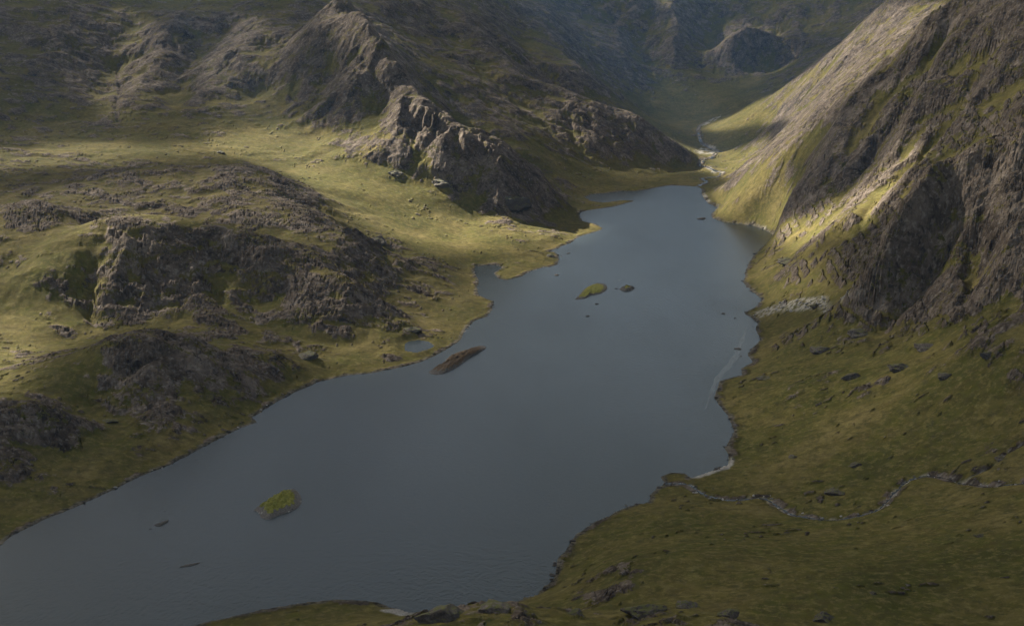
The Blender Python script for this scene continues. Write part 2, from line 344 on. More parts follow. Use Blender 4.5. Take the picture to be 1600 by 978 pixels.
# keep land above water and water below land
shore = 0.25 + np.clip(SD, 0, 40) * 0.06
H = np.where(SD > 0, np.maximum(H * sstep(-30, 45, SD), shore), H)
HE = np.full(GX.shape, .42, np.float32)
for px, py, y, r, v in [(250,280,2400,260,.95),(450,330,2250,160,.8),(60,310,2150,220,.9),(600,450,2000,150,.7),(300,420,1880,150,.6),(200,600,1430,160,.45),(700,450,2050,90,.6),(930,200,3900,200,.8),(200,100,3600,500,.7),
        (560,290,2700,170,.15),(700,370,2480,120,.25),(400,212,3000,120,.35),(1250,170,4000,330,.3),(1400,850,960,260,.22),(1250,640,1400,190,.18),(1500,250,1900,200,.6),(1000,130,5500,500,.35)]:
    HE = brush(HE, at_y(px, py, y)[0], y, r, v)
GRID_E = HE.astype(np.float32)
GRID_H, GRID_R = H.astype(np.float32), RH.astype(np.float32)
def blur(F, sig):
    ky = np.fft.fftfreq(F.shape[0], GS)[:, None]; kx = np.fft.rfftfreq(F.shape[1], GS)[None]
    return np.fft.irfft2(np.fft.rfft2(F) * np.exp(-2 * (math.pi * sig) ** 2 * (kx * kx + ky * ky)), s=F.shape)
_gy, _gx = np.gradient(H, GS)
GRID_S = blur(np.hypot(_gx, _gy), 5.0).astype(np.float32); GRID_SD = SD.astype(np.float32)
POND_Z = 4.0
GRID_C = np.clip((H - blur(H, 28.0)) / 5.0, -1.2, 1.2).astype(np.float32)      # > 0 on bosses, < 0 in hollows

# streams: centre line, half width of the bed, depth of the cut
STREAMS = [
 (px_line([(1040,756),(1075,760),(1100,772),(1140,778),(1190,776),(1222,790),(1240,801),(1290,808),(1340,804),(1375,790),(1400,765),(1425,745),(1462,741),(1500,748),(1550,757),(1600,752),(1640,750)]), 5.0, 3.2),
 (px_line([(1500,748),(1545,730),(1570,708),(1600,690),(1640,676)]), 2.5, 2.5),
 (px_line([(1092,291),(1104,285),(1098,279),(1128,271),(1106,262),(1094,257),(1112,246),(1126,238),(1104,229),(1093,216),(1090,205),(1096,194)]), 7.0, 1.0),
 (px_line([(1096,194),(1112,186),(1124,182)]), 6.0, 1.0),
 (px_line([(185,190),(182,165),(188,140),(184,110),(200,80)]), 5.0, 5.0),
 (px_line([(1345,462),(1365,440),(1395,400),(1410,350)]), 6.0, 7.0),
]
def px_poly(L): return np.array([pix_ground(a, b)[:2] for a, b in L])
GRAVEL = [ # kind, outline
 ('beach', px_poly([(1078,748),(1090,741),(1112,735),(1138,725),(1143,716),(1147,722),(1140,732),(1112,742),(1090,748)])),
 ('beach', np.array([at_z(a, b, 1.0)[:2] for a, b in [(596,954),(612,951),(640,951),(652,955),(640,966),(628,968),(615,961)]])),
 ('gravel_bar', px_poly([(1084,236),(1098,228),(1104,224),(1124,231),(1130,236),(1112,241),(1094,241)])),
 ('gravel_bar', px_poly([(1104,262),(1112,261),(1132,269),(1126,274),(1112,270)])),
 ('gravel_bar', px_poly([(1094,196),(1112,186),(1126,180),(1126,184),(1112,191),(1100,197)])),
 ('gravel_bar', px_poly([(1096,300),(1099,299),(1110,317),(1107,321),(1100,313)])),
 ('gravel_bar', px_poly([(1190,357),(1196,355),(1210,366),(1205,370)])),
]
SCREE = px_poly([(1178,497),(1176,488),(1205,478),(1240,468),(1290,462),(1335,458),(1348,462),(1320,470),(1280,482),(1240,488),(1210,490)])

# ------------------------------------------------------------------ fine relief at any point
def ground(x, y, want_masks=False):
    x = np.asarray(x, np.float32); y = np.asarray(y, np.float32)
    h = cubic(GRID_H, x, y, X0, Y0, GS); r = bilin(GRID_R, x, y, X0, Y0, GS)
    sd = bilin(GRID_SD, x, y, X0, Y0, GS)
    near = (sd > -60) & (sd < 60)
    if near.any():
        sd = sd.copy(); sd[near] = sdf_poly(x[near], y[near], LOCH)
    sd = sd + 2.4 * fbm(x, y, 20, 3, .6, 60) * sstep(4200, 1200, y) + 1.6 * fbm(x, y, 60, 2, .5, 61)
    sl = bilin(GRID_S, x, y, X0, Y0, GS)
    wx = x + 14 * perlin(x / 55, y / 55, 70); wy = y + 14 * perlin(x / 55, y / 55, 71)
    big = fbm(wx, wy, 95, 3, .55, 80)
    oc = fbm(wx, wy * 1.25, 34, 3, .55, 81)
    cv = bilin(GRID_C, x, y, X0, Y0, GS)
    rock = (np.minimum(sl, .95) - 0.60) * 0.85 + big * 0.95 + oc * 0.8 + (r - 0.74) * 1.4 + 0.36 * cv
    # ledges: steep risers of rock and narrow green treads
    u = (h + .18 * x - .10 * y + 9 * fbm(wx, wy, 70, 3, .55, 86)) / 15.0
    fu = u - np.floor(u)
    led = sstep(.25, .8, sl) * sstep(-.35, .1, rock) * (.12 + .88 * sstep(3000, 1900, y)) * sstep(-.3, .35, perlin(x / 210, y / 210, 106) + .2)
    lef = 1 - .5 * sstep(50, -150, x) * sstep(2700, 2300, y)
    h = h + led * 15.0 * .55 * lef * (sstep(.45, .95, fu) - fu)
    rock = rock - led * (.52 * sstep(.45, .2, fu) - .22 * sstep(.5, .65, fu))
    rk = sstep(-0.50, 0.56, rock)
    hard = sstep(-0.10, 0.14, rock)
    land = sstep(1, 12, sd)
    edge = sstep(13, 3, sd) * sstep(-.05, .4, fbm(x, y, 45, 3, .6, 108) + .1)      # ledges along the water
    rk = np.maximum(rk, edge * .9); hard = np.maximum(hard, edge * .8)
    rib = ridged(wx, wy * 1.4, 30, 3, .55, 82)
    ca, sa = math.cos(.6), math.sin(.6)
    w2 = 9 * fbm(x, y, 38, 3, .55, 104)
    ux = (wx * ca + wy * sa + w2) * .45; uy = -wx * sa + wy * ca + w2 * 1.3
    s1, e1 = slabs(ux, uy, 19.0, 2.4, 3.2, 1)
    s2, e2 = slabs(ux * 1.3 + s1, uy - s1, 7.0, 1.0, 1.5, 2)
    s1 = s1 * sstep(-.5, .5, oc + big); e1 = e1 + .12 * sstep(.3, -.4, oc)
    steepk = 0.5 + 1.2 * sstep(0.25, 0.8, sl)
    neark = sstep(3200, 1900, y)
    fine = hard * (1.4 + 1.8 * rib * steepk + (lef * s1 * (.4 + .6 * steepk) - 3.4 * sstep(.11, 0, e1)) * (.25 + .75 * neark) + (s2 - 1.2 * sstep(.12, 0, e2)) * neark) * (0.4 + 0.6 * r)
    tus = perlin(x / 5, y / 5, 92)
    turf = (1 - hard) * (0.8 * fbm(x, y, 16, 3, .55, 90) + 0.3 * np.abs(tus))
    # small knobs of rock sticking out of the turf
    kb = sstep(.74, 1.0, perlin(x / 9.5 + .8 * perlin(x / 20, y / 20, 107), y / 7.5, 95) + .9 * fbm(x, y, 60, 2, .5, 102) + .35 * big + .25 * (r - .5))
    turf = turf + (1 - hard) * kb * 1.3
    rk = np.maximum(rk, kb * .85)
    h = h + land * (fine + turf)
    grav = np.zeros_like(h)
    for si, (line, hw, dep) in enumerate(STREAMS):
        lo, hi = line.min(0) - 40, line.max(0) + 40
        m = (x > lo[0]) & (x < hi[0]) & (y > lo[1]) & (y < hi[1])
        if not m.any(): continue
        d, t = dist_line(x[m], y[m], line)
        d = d + 1.5 * perlin(x[m] / 9, y[m] / 9, 96)
        h[m] -= dep * np.exp(-(np.maximum(d, 0) / (hw * 1.3)) ** 2)
        rk[m] = np.maximum(rk[m], sstep(hw * 1.9, hw * .9, d) * sstep(-.45, .1, perlin(x[m] / 14, y[m] / 14, 109)))
        if si < 4: grav[m] = np.maximum(grav[m], .5 * sstep(hw * 1.0, hw * .3, d) * sstep(-.2, .35, perlin(x[m] / 8, y[m] / 8, 101)))
    for kind, poly in GRAVEL:
        lo, hi = poly.min(0) - 20, poly.max(0) + 20
        m = (x > lo[0]) & (x < hi[0]) & (y > lo[1]) & (y < hi[1])
        if not m.any(): continue
        d = sdf_poly(x[m], y[m], poly) + 1.5 * perlin(x[m] / 8, y[m] / 8, 97)
        grav[m] = np.maximum(grav[m], sstep(2.5, -1.5, d) * (1.0 if kind == 'beach' else .85 * sstep(-.15, .3, perlin(x[m] / 16, y[m] / 34, 103) + .12)))
    m = (np.abs(x - SCREE[:, 0].mean()) < 260) & (np.abs(y - SCREE[:, 1].mean()) < 260)
    if m.any():
        d = sdf_poly(x[m], y[m], SCREE) + 6 * fbm(x[m], y[m], 18, 3, .6, 98)
        grav[m] = np.maximum(grav[m], .8 * sstep(4, -8, d) * sstep(-.35, .25, perlin(x[m] / 6, y[m] / 6, 99)))
    m = (np.abs(x - POND[:, 0].mean()) < 80) & (np.abs(y - POND[:, 1].mean()) < 80)
    if m.any():
        d = sdf_poly(x[m], y[m], POND)
        w_ = sstep(16, 2, d)
        h[m] = h[m] * (1 - w_) + w_ * np.where(d > 0, POND_Z + .25 + d * .08, POND_Z - .6)
        rk[m] *= 1 - .7 * w_
    h = h + edge * (.5 + .5 * s2) * sstep(.5, 3, sd)
    h = np.where(sd > 0, np.maximum(h, 0.15 + np.clip(sd, 0, 30) * 0.09), -np.clip(-sd * 0.35, 0.05, 9.0))
    if want_masks:
        return h, rk, sd, sl, r, grav
    return h

# ------------------------------------------------------------------ terrain mesh (fan of quads, finer close by)
NR = 1090
az = np.concatenate([np.linspace(-36, -24.1, 70), np.linspace(-24, 24, 1280), np.linspace(24.1, 36, 70)]) * math.pi / 180
NA = len(az)
rr = np.exp(np.linspace(math.log(430.0), math.log(8200.0), NR))
AZ, RR = np.meshgrid(az, rr)
VX = (np.tan(AZ) * RR).astype(np.float32); VY = RR.astype(np.float32)
hz, rk, sdv, slv, rv, grv = ground(VX, VY, True)

def mat_nodes(name):
    m = bpy.data.materials.new(name); m.use_nodes = True
    nt = m.node_tree
    return m, nt, nt.nodes['Principled BSDF']

def mk_terrain_mat():
    m, nt, b = mat_nodes('hillside_ground')
    N, Lk = nt.nodes, nt.links
    def attr(nm):
        a = N.new('ShaderNodeAttribute'); a.attribute_name = nm; return a.outputs['Fac']
    geo = N.new('ShaderNodeNewGeometry')
    def noise(scale, detail=4, rough=.55, dist=0):
        t = N.new('ShaderNodeTexNoise'); t.inputs['Scale'].default_value = scale; t.inputs['Detail'].default_value = detail
        t.inputs['Roughness'].default_value = rough; t.inputs['Distortion'].default_value = dist
        Lk.new(geo.outputs['Position'], t.inputs['Vector']); return t.outputs['Fac']
    mpz = N.new('ShaderNodeMapping'); mpz.inputs['Scale'].default_value = (1, 1, .62); Lk.new(geo.outputs['Position'], mpz.inputs['Vector'])
    def rnoise(*a):
        o = noise(*a); t = o.node
        Lk.new(mpz.outputs[0], t.inputs['Vector']); return o
    def ramp(f, stops):
        r = N.new('ShaderNodeValToRGB'); Lk.new(f, r.inputs['Fac']); el = r.color_ramp.elements
        el[0].position, el[0].color = stops[0][0], (*stops[0][1], 1)
        el[1].position, el[1].color = stops[-1][0], (*stops[-1][1], 1)
        for p, c in stops[1:-1]:
            e = el.new(p); e.color = (*c, 1)
        return r.outputs['Color']
    def mix(f, a, c):
        x = N.new('ShaderNodeMix'); x.data_type = 'RGBA'
        if isinstance(f, float): x.inputs[0].default_value = f
        else: Lk.new(f, x.inputs[0])
        for s, v in ((x.inputs[6], a), (x.inputs[7], c)):
            if isinstance(v, tuple): s.default_value = (*v, 1)
            else: Lk.new(v, s)
        return x.outputs[2]
    def math_(op, a, c=None, clamp=False):
        x = N.new('ShaderNodeMath'); x.operation = op; x.use_clamp = clamp
        for s, v in ((x.inputs[0], a), (x.inputs[1], c)):
            if v is None: continue
            if isinstance(v, (int, float)): s.default_value = v
            else: Lk.new(v, s)
        return x.outputs[0]
    def vor(scale, feat='F1'):
        t = N.new('ShaderNodeTexVoronoi'); t.feature = feat; t.inputs['Scale'].default_value = scale
        Lk.new(geo.outputs['Position'], t.inputs['Vector']); return t.outputs['Distance']
    def band(n_, a, c): return ramp(n_, [(a, (0, 0, 0)), (c, (1, 1, 1))])
    grass = ramp(noise(.010, 5, .7), [(.32, (.046, .052, .010)), (.45, (.082, .080, .017)), (.55, (.118, .100, .028)), (.68, (.19, .148, .056))])
    grass = mix(math_('MULTIPLY', band(noise(.055, 5, .75, .6), .44, .60), .8), grass, mix(noise(.021, 3), (.036, .048, .007), (.095, .066, .022)))
    grass = mix(math_('MULTIPLY', band(noise(.14, 5, .75), .50, .66), .6), grass, (.23, .19, .07))
    grass = mix(math_('MULTIPLY', band(noise(.09, 5, .72), .52, .66), .72), grass, (.034, .036, .010))
    grass = mix(math_('MULTIPLY', attr('heath'), ramp(noise(.07, 4, .65, .5), [(.36, (.25, .25, .25)), (.6, (1, 1, 1))])), grass, mix(noise(.18, 3, .6), (.050, .038, .016), (.150, .118, .058)))
    rockc = ramp(rnoise(.022, 6, .72, .8), [(.33, (.030, .024, .018)), (.46, (.082, .063, .047)), (.56, (.130, .102, .077)), (.70, (.22, .178, .140))])
    rockc = mix(math_('MULTIPLY', band(rnoise(.20, 3, .6), .52, .68), .45), rockc, (.29, .25, .21))
    rockc = mix(math_('MULTIPLY', band(rnoise(.085, 5, .7, .8), .54, .64), .75), rockc, (.022, .019, .016))
    nsum = math_('ADD', math_('MULTIPLY', math_('SUBTRACT', noise(.16, 5, .7, .5), .5), 3.2), math_('MULTIPLY', math_('SUBTRACT', noise(.028, 5, .65, .6), .5), 4.0))
    f = math_('ADD', attr('rock'), math_('MULTIPLY', nsum, math_('ADD', math_('MULTIPLY', attr('rock'), 1.0), .18)))
    mr = N.new('ShaderNodeMapRange'); mr.interpolation_type = 'SMOOTHSTEP'
    Lk.new(f, mr.inputs['Value']); mr.inputs['From Min'].default_value = .42; mr.inputs['From Max'].default_value = .60
    col = mix(mr.outputs[0], grass, rockc)
    col = mix(attr('gravel'), col, ramp(noise(.6, 5, .75), [(.3, (.16, .148, .125)), (.7, (.46, .43, .38))]))
    col = mix(attr('wet'), col, ramp(noise(.12, 5, .8), [(.40, (.020, .018, .014)), (.60, (.16, .14, .105))]))
    Lk.new(col, b.inputs['Base Color'])
    b.inputs['Roughness'].default_value = 1.0
    b.inputs['Specular IOR Level'].default_value = .03
    # fine relief
    bn = N.new('ShaderNodeBump'); bn.inputs['Strength'].default_value = .9; bn.inputs['Distance'].default_value = 1.0
    hsum = math_('ADD', math_('MULTIPLY', noise(.45, 3, .7), math_('ADD', math_('MULTIPLY', attr('rock'), 2.4), .9)), math_('MULTIPLY', noise(.09, 4, .65), math_('MULTIPLY', attr('rock'), 7.0)))
    Lk.new(hsum, bn.inputs['Height']); Lk.new(bn.outputs[0], b.inputs['Normal'])
    return m
MAT_T = mk_terrain_mat()

def tag(o, label=None, cat=None, group=None, kind=None):
    if label: o['label'] = label
    if cat: o['category'] = cat
    if group: o['group'] = group
    if kind: o['kind'] = kind
    return o
def mesh_np(name, V, F, mat, attrs=None, smooth=True):      # smooth may be one flag per face
    me = bpy.data.meshes.new(name)
    me.vertices.add(len(V)); me.vertices.foreach_set('co', np.ascontiguousarray(V, np.float32).ravel())
    nf, k = F.shape
    me.loops.add(nf * k); me.loops.foreach_set('vertex_index', np.ascontiguousarray(F, np.int32).ravel())
    me.polygons.add(nf); me.polygons.foreach_set('loop_start', np.arange(0, nf * k, k, dtype=np.int32))
    me.polygons.foreach_set('loop_total', np.full(nf, k, np.int32))
    me.polygons.foreach_set('use_smooth', np.full(nf, smooth) if isinstance(smooth, bool) else smooth)
    for nm, v in (attrs or {}).items():
        a = me.attributes.new(nm, 'FLOAT', 'POINT'); a.data.foreach_set('value', np.ascontiguousarray(v, np.float32).ravel())
    me.update(calc_edges=True)
    if mat: me.materials.append(mat)
    o = bpy.data.objects.new(name, me); COL.objects.link(o)
    return o

V = np.stack([VX, VY, hz], -1).reshape(-1, 3)
idx = np.arange(NA * NR).reshape(NR, NA)
F = np.stack([idx[:-1, :-1], idx[:-1, 1:], idx[1:, 1:], idx[1:, :-1]], -1).reshape(-1, 4)
F = F[hz.ravel()[F].max(1) > -4.0]
ATT = {'rock': rk.ravel(), 'heath': bilin(GRID_E, VX, VY, X0, Y0, GS).ravel(), 'gravel': grv.ravel(),
       'wet': (sstep(6.0, 2.0, sdv + 3.0 * perlin(VX / 13, VY / 13, 200)) * (1 - np.clip(grv * 1.5, 0, 1))).ravel()}
REGIONS = [ # name, label, category, seeds in photo pixels
 ('moor', 'dark green moor in the right foreground crossed by the winding stream', 'moor', [(1000,880),(1100,850),(1300,880),(1500,900),(1580,830),(1300,960),(1450,800),(1100,790),(1590,960)]),
 ('rock_rim', 'grey rock slabs and turf along the bottom edge of the picture', 'rock', [(690,970),(760,962),(850,965),(930,965),(1000,975)]),
 ('grass_point', 'low green point at the bottom edge left of the sandy cove', 'point', [(400,970),(540,960),(600,965),(300,978)]),
 ('hillside', 'grassy boulder strewn slope on the right bank of the loch', 'hillside', [(1180,640),(1300,680),(1450,640),(1580,660),(1250,600),(1400,600),(1570,580),(1220,520),(1320,500),(1200,440),(1280,440),(1400,520),(1250,400),(1250,740),(1500,700),(1590,720)]),
 ('buttress', 'dark brown rock buttress at the right edge above the scree', 'crag', [(1500,400),(1450,420),(1560,450),(1580,330),(1500,310),(1580,240),(1420,400),(1480,480)]),
 ('mountain_ridge', 'long rocky ridge climbing to the top right corner', 'ridge', [(1300,240),(1400,200),(1500,150),(1580,100),(1500,50),(1250,280),(1350,300),(1200,290),(1150,320),(1420,280),(1400,120),(1330,370),(1220,340),(1500,230),(1180,260)]),
 ('sunlit_slope', 'pale sunlit slope behind the right ridge above the valley', 'hillside', [(1400,20),(1350,60),(1300,110),(1250,150),(1200,180),(1150,205)]),
 ('mountain_wall', 'blue hazy mountain wall closing the head of the valley', 'mountain', [(900,50),(1000,50),(1050,20),(1100,20),(1250,40),(1200,20),(1000,110),(1080,130),(1230,90),(850,20)]),
 ('rock_knob', 'round rock knob with a sunlit top at the valley head', 'hill', [(1165,60),(1165,90),(1140,80),(1190,75)]),
 ('valley_floor', 'flat green valley floor beyond the far end of the loch', 'valley', [(1100,235),(1130,255),(1080,265),(1140,225),(1060,285),(980,285),(1090,205),(1040,180),(1110,280),(1000,170)]),
 ('rock_spur', 'low humped rock spur ending at the far left of the loch', 'ridge', [(900,170),(950,190),(1000,215),(1040,235),(950,230),(850,190),(900,210)]),
 ('dark_slope', 'shaded mountain slope behind the central buttress', 'mountain', [(700,60),(750,100),(800,110),(850,100),(650,30),(900,120),(780,50),(800,160)]),
 ('rock_buttress', 'central rock buttress running down to the loch above sunlit grass', 'crag', [(560,60),(560,120),(620,150),(650,200),(700,230),(750,270),(800,300),(830,320),(600,180),(500,80)]),
 ('mountain', 'dark craggy mountainside filling the top left corner', 'mountain', [(100,50),(200,80),(300,60),(400,60),(50,130),(150,150),(300,140),(400,130),(450,130),(50,190)]),
 ('sunlit_moor', 'yellow green sunlit moor and grass slope left of the loch', 'moor', [(100,240),(250,230),(380,215),(470,210),(540,270),(600,310),(680,350),(750,375),(520,230),(820,370),(640,290)]),
 ('knolls', 'chain of rounded rocky knolls on the upper left moor', 'knoll', [(250,275),(350,280),(150,290),(50,290),(450,320),(30,350),(400,310),(540,370)]),
 ('rocky_hill', 'big dark faced rocky hill at the left of the loch', 'hill', [(250,380),(350,400),(150,400),(200,460),(400,430),(470,430),(60,440),(300,470),(80,500),(520,440)]),
 ('low_hill', 'lower craggy hump in front of the big dark hill', 'hill', [(220,560),(280,600),(150,600),(330,580),(200,630)]),
 ('near_knoll', 'bare grey rock knoll at the left edge', 'knoll', [(50,650),(40,675),(90,660),(20,670)]),
 ('loch_shore', 'rough grassy bank along the left shore of the loch', 'shore', [(30,800),(150,740),(250,700),(350,660),(450,590),(550,550),(620,500),(700,460),(600,430),(680,410),(420,520),(720,490),(100,720),(820,405),(780,430),(30,590),(30,740)]),
]
SEED = []; SEEDR = []
for k, (_, _, _, sds) in enumerate(REGIONS):
    for px, py in sds:
        SEED.append(pix_ground(px, py)[:2]); SEEDR.append(k)
SEED = np.array(SEED, np.float32); SEEDR = np.array(SEEDR)
fc = V[F[:, 0], :2]
fx2 = fc[:, 0] + 25 * perlin(fc[:, 0] / 90, fc[:, 1] / 90, 210); fy2 = fc[:, 1] + 25 * perlin(fc[:, 0] / 90, fc[:, 1] / 90, 211)
best = np.full(len(F), 1e12, np.float32); reg = np.zeros(len(F), np.int32)
for (a, c), k in zip(SEED, SEEDR):
    d = (fx2 - a) ** 2 + (fy2 - c) ** 2
    m = d < best; best[m] = d[m]; reg[m] = k
PATCH = [('beach', 'narrow strip of pale sand on the right shore', 'beach'), ('beach', 'small sandy cove at the bottom of the picture', 'beach'),
 ('gravel_bar', 'pale braided gravel on the sunlit valley floor', 'gravel'), ('gravel_bar', 'gravel bar beside the river near the loch head', 'gravel'),
 ('gravel_bar', 'far pale gravel streak where the river leaves the slope', 'gravel'), ('gravel_bar', 'pale stony strip on the right shore at the loch head', 'gravel'),
 ('gravel_bar', 'short pale stony beach in the bay below the right ridge', 'gravel')]
for k, (kind, poly) in enumerate(GRAVEL):
    lo, hi = poly.min(0) - 8, poly.max(0) + 8
    m = np.nonzero((fc[:, 0] > lo[0]) & (fc[:, 0] < hi[0]) & (fc[:, 1] > lo[1]) & (fc[:, 1] < hi[1]))[0]
    if len(m): reg[m[sdf_poly(fc[m, 0], fc[m, 1], poly) < .5]] = 100 + k
def land(name, label, cat, sel):
    f = F[sel]
    if not len(f): return
    used, inv = np.unique(f.ravel(), return_inverse=True)
    o = mesh_np(name, V[used], inv.reshape(-1, 4), MAT_T, {k: v[used] for k, v in ATT.items()}, smooth=ATT['rock'][f].mean(1) < .62)
    tag(o, label, cat, kind='structure')
for k, (nm, lb, ct, _) in enumerate(REGIONS): land(nm, lb, ct, reg == k)
for k, (nm, lb, ct) in enumerate(PATCH): land(nm, lb, ct, reg == 100 + k)

# ------------------------------------------------------------------ water
mw, nt, b = mat_nodes('loch_water')
b.inputs['Base Color'].default_value = (.022, .029, .029, 1); b.inputs['Roughness'].default_value = .12; b.inputs['IOR'].default_value = 1.33; b.inputs['Specular Tint'].default_value = (.86, .95, .80, 1)
geo = nt.nodes.new('ShaderNodeNewGeometry')
def wnoise(scale, det, stretch=(1, 1, 1), rough=.6):
    mp = nt.nodes.new('ShaderNodeMapping'); mp.inputs['Scale'].default_value = stretch; mp.inputs['Rotation'].default_value = (0, 0, .5)
    nt.links.new(geo.outputs['Position'], mp.inputs['Vector'])
    t = nt.nodes.new('ShaderNodeTexNoise'); t.inputs['Scale'].default_value = scale; t.inputs['Detail'].default_value = det; t.inputs['Roughness'].default_value = rough
    nt.links.new(mp.outputs[0], t.inputs['Vector']); return t.outputs['Fac']
bn = nt.nodes.new('ShaderNodeBump'); bn.inputs['Strength'].default_value = .8; bn.inputs['Distance'].default_value = .8
nt.links.new(wnoise(.34, 5, (1, .5, 1), .65), bn.inputs['Height']); nt.links.new(bn.outputs[0], b.inputs['Normal'])
rr_ = nt.nodes.new('ShaderNodeMapRange'); rr_.inputs['From Min'].default_value = .38; rr_.inputs['From Max'].default_value = .66; rr_.inputs['To Min'].default_value = .15; rr_.inputs['To Max'].default_value = .26
nt.links.new(wnoise(.006, 5, (1, .35, 1), .6), rr_.inputs['Value']); nt.links.new(rr_.outputs[0], b.inputs['Roughness'])
wv = np.array([(-900, 560, 0), (900, 560, 0), (900, 3900, 0), (-900, 3900, 0)], float)
wat = mesh_np('loch_water', wv, np.array([[0, 1, 2, 3]]), mw)
tag(wat, 'slate grey water of the long loch', 'water', kind='structure')

# ------------------------------------------------------------------ broken cloud above the loch: gaps let the sun through
ZC = 1700.0
GAPS = [ # openness, outline of the sunlit ground in photo pixels
 (1.0, [(330,222),(370,206),(460,196),(530,215),(600,205),(640,165),(700,185),(780,230),(850,292),(872,330),(925,352),(900,375),(760,385),(640,375),(560,345),(500,300),(430,250),(350,240)]),
 (.6, [(-80,238),(100,226),(250,230),(350,218),(350,236),(200,244),(-80,256)]),
 (.4, [(-60,300),(150,284),(330,268),(450,290),(540,330),(610,372),(480,372),(350,338),(200,328),(100,352),(66,420),(20,560),(-60,600)]),
 (.75, [(790,150),(900,148),(1000,190),(1055,226),(1045,238),(960,212),(850,205),(760,175)]),
 (.8, [(1056,222),(1190,224),(1200,258),(1120,268),(1050,258)]),
 (.62, [(1478,-15),(1400,-10),(1280,98),(1190,156),(1095,198),(1110,207),(1180,192),(1235,190),(1185,244),(1110,300),(1120,335),(1195,360),(1225,330),(1225,285),(1235,236),(1285,190),(1365,110),(1440,45)]),
 (1.0, [(1205,376),(1262,382),(1342,347),(1402,294),(1448,242),(1420,232),(1340,294),(1282,334),(1222,356)]),
 (.8, [(20,440),(66,410),(130,358),(200,334),(260,338),(180,352),(110,420),(50,520),(0,600),(-60,600),(-40,500)]),
 (.15, [(1300,230),(1400,110),(1480,20),(1640,-5),(1660,480),(1440,470),(1380,440),(1440,300)]),
 (.5, [(560,15),(600,40),(660,140),(710,190),(650,205),(600,170),(550,90)]),
 (.4, [(200,20),(260,60),(240,130),(170,180),(120,120)]),
 (.35, [(380,30),(460,60),(420,120),(330,170),(310,110)]),
 (.45, [(1112,74),(1150,38),(1200,45),(1215,70),(1165,60),(1122,84)]),
 (.38, [(1480,285),(1540,232),(1600,200),(1640,240),(1560,290),(1500,335)]),
 (.33, [(560,400),(760,400),(880,385),(870,420),(770,470),(760,500),(700,540),(520,585),(470,540),(600,470)]),
 (.3, [(1165,420),(1200,390),(1260,400),(1300,440),(1230,470),(1190,470)]),
]
cgx = np.arange(-6500, 4501, 40.0); cgy = np.arange(-2500, 11001, 40.0)
QX, QY = np.meshgrid(cgx, cgy)
wobx = 70 * fbm(QX, QY, 420, 3, .5, 120); woby = 70 * fbm(QX, QY, 420, 3, .5, 121)
op = np.zeros(QX.shape)
hull = []
for ki, (k, poly) in enumerate(GAPS):
    P = []
    for px, py in poly:
        gx_, gy_, gz_ = pix_ground(max(px, -150), max(py, 1))
        t_ = (ZC - gz_) / SUN.z
        P.append((gx_ + SUN.x * t_, gy_ + SUN.y * t_))
    P = np.array(P); hull.append(P)
    d = sdf_poly(QX + wobx * .35, QY + woby * .35, P)
    soft = 35 if ki in (3, 5, 6) else 75
    op = np.maximum(op, k * sstep(soft, -20, d))
cen = np.concatenate(hull).mean(0)
away = sstep(3800, 5200, np.hypot(QX - cen[0], (QY - cen[1]) * .7))
op = np.maximum(op, away * sstep(.02, .28, fbm(QX + wobx, QY + woby, 900, 4, .55, 130)))
thin = .082 + .11 * fbm(QX, QY, 520, 4, .55, 160)
for k, poly in [(.62, [(-60,640),(420,640),(700,560),(860,600),(1130,700),(1620,600),(1660,990),(-60,990)]), (.55, [(640,2),(1340,2),(1240,90),(1080,180),(900,120),(760,100)]), (.4, [(-60,2),(330,2),(200,60),(-60,150)])]:
    P = []
    for px, py in poly:
        gx_, gy_, gz_ = pix_ground(max(px, -150), max(py, 1)); t_ = (ZC - gz_) / SUN.z
        P.append((gx_ + SUN.x * t_, gy_ + SUN.y * t_))
    thin = thin * (1 - k * sstep(120, -120, sdf_poly(QX, QY, np.array(P))))
op = np.clip(np.maximum(op, thin), .02, 1)
alpha = 1 - op
body = alpha * (14 + 26 * np.clip(.5 + fbm(QX, QY, 380, 4, .55, 140), 0, 1))
zt = ZC + body; zb = ZC - alpha * 10 * (1 + fbm(QX, QY, 260, 3, .5, 150))
ny, nx = QX.shape
ii = np.arange(nx * ny).reshape(ny, nx)
q = np.stack([ii[:-1, :-1], ii[:-1, 1:], ii[1:, 1:], ii[1:, :-1]], -1).reshape(-1, 4)
q = q[alpha.ravel()[q].max(1) > .03]
CV = np.concatenate([np.stack([QX, QY, zt], -1).reshape(-1, 3), np.stack([QX, QY, zb], -1).reshape(-1, 3)])
CF = np.concatenate([q, q[:, ::-1] + nx * ny])
mc = bpy.data.materials.new('cloud'); mc.use_nodes = True
nt = mc.node_tree; nt.nodes.clear()
out = nt.nodes.new('ShaderNodeOutputMaterial'); df = nt.nodes.new('ShaderNodeBsdfDiffuse'); tl = nt.nodes.new('ShaderNodeBsdfTranslucent')
tp = nt.nodes.new('ShaderNodeBsdfTransparent'); m1 = nt.nodes.new('ShaderNodeMixShader'); m2 = nt.nodes.new('ShaderNodeMixShader'); at = nt.nodes.new('ShaderNodeAttribute')
df.inputs[0].default_value = (.38, .39, .40, 1); tl.inputs[0].default_value = (.31, .32, .33, 1)
at.attribute_name = 'cover'; m1.inputs[0].default_value = .5
nt.links.new(df.outputs[0], m1.inputs[1]); nt.links.new(tl.outputs[0], m1.inputs[2])
nt.links.new(at.outputs['Fac'], m2.inputs[0]); nt.links.new(tp.outputs[0], m2.inputs[1]); nt.links.new(m1.outputs[0], m2.inputs[2]); nt.links.new(m2.outputs[0], out.inputs[0])
cover = 1 - np.sqrt(op)
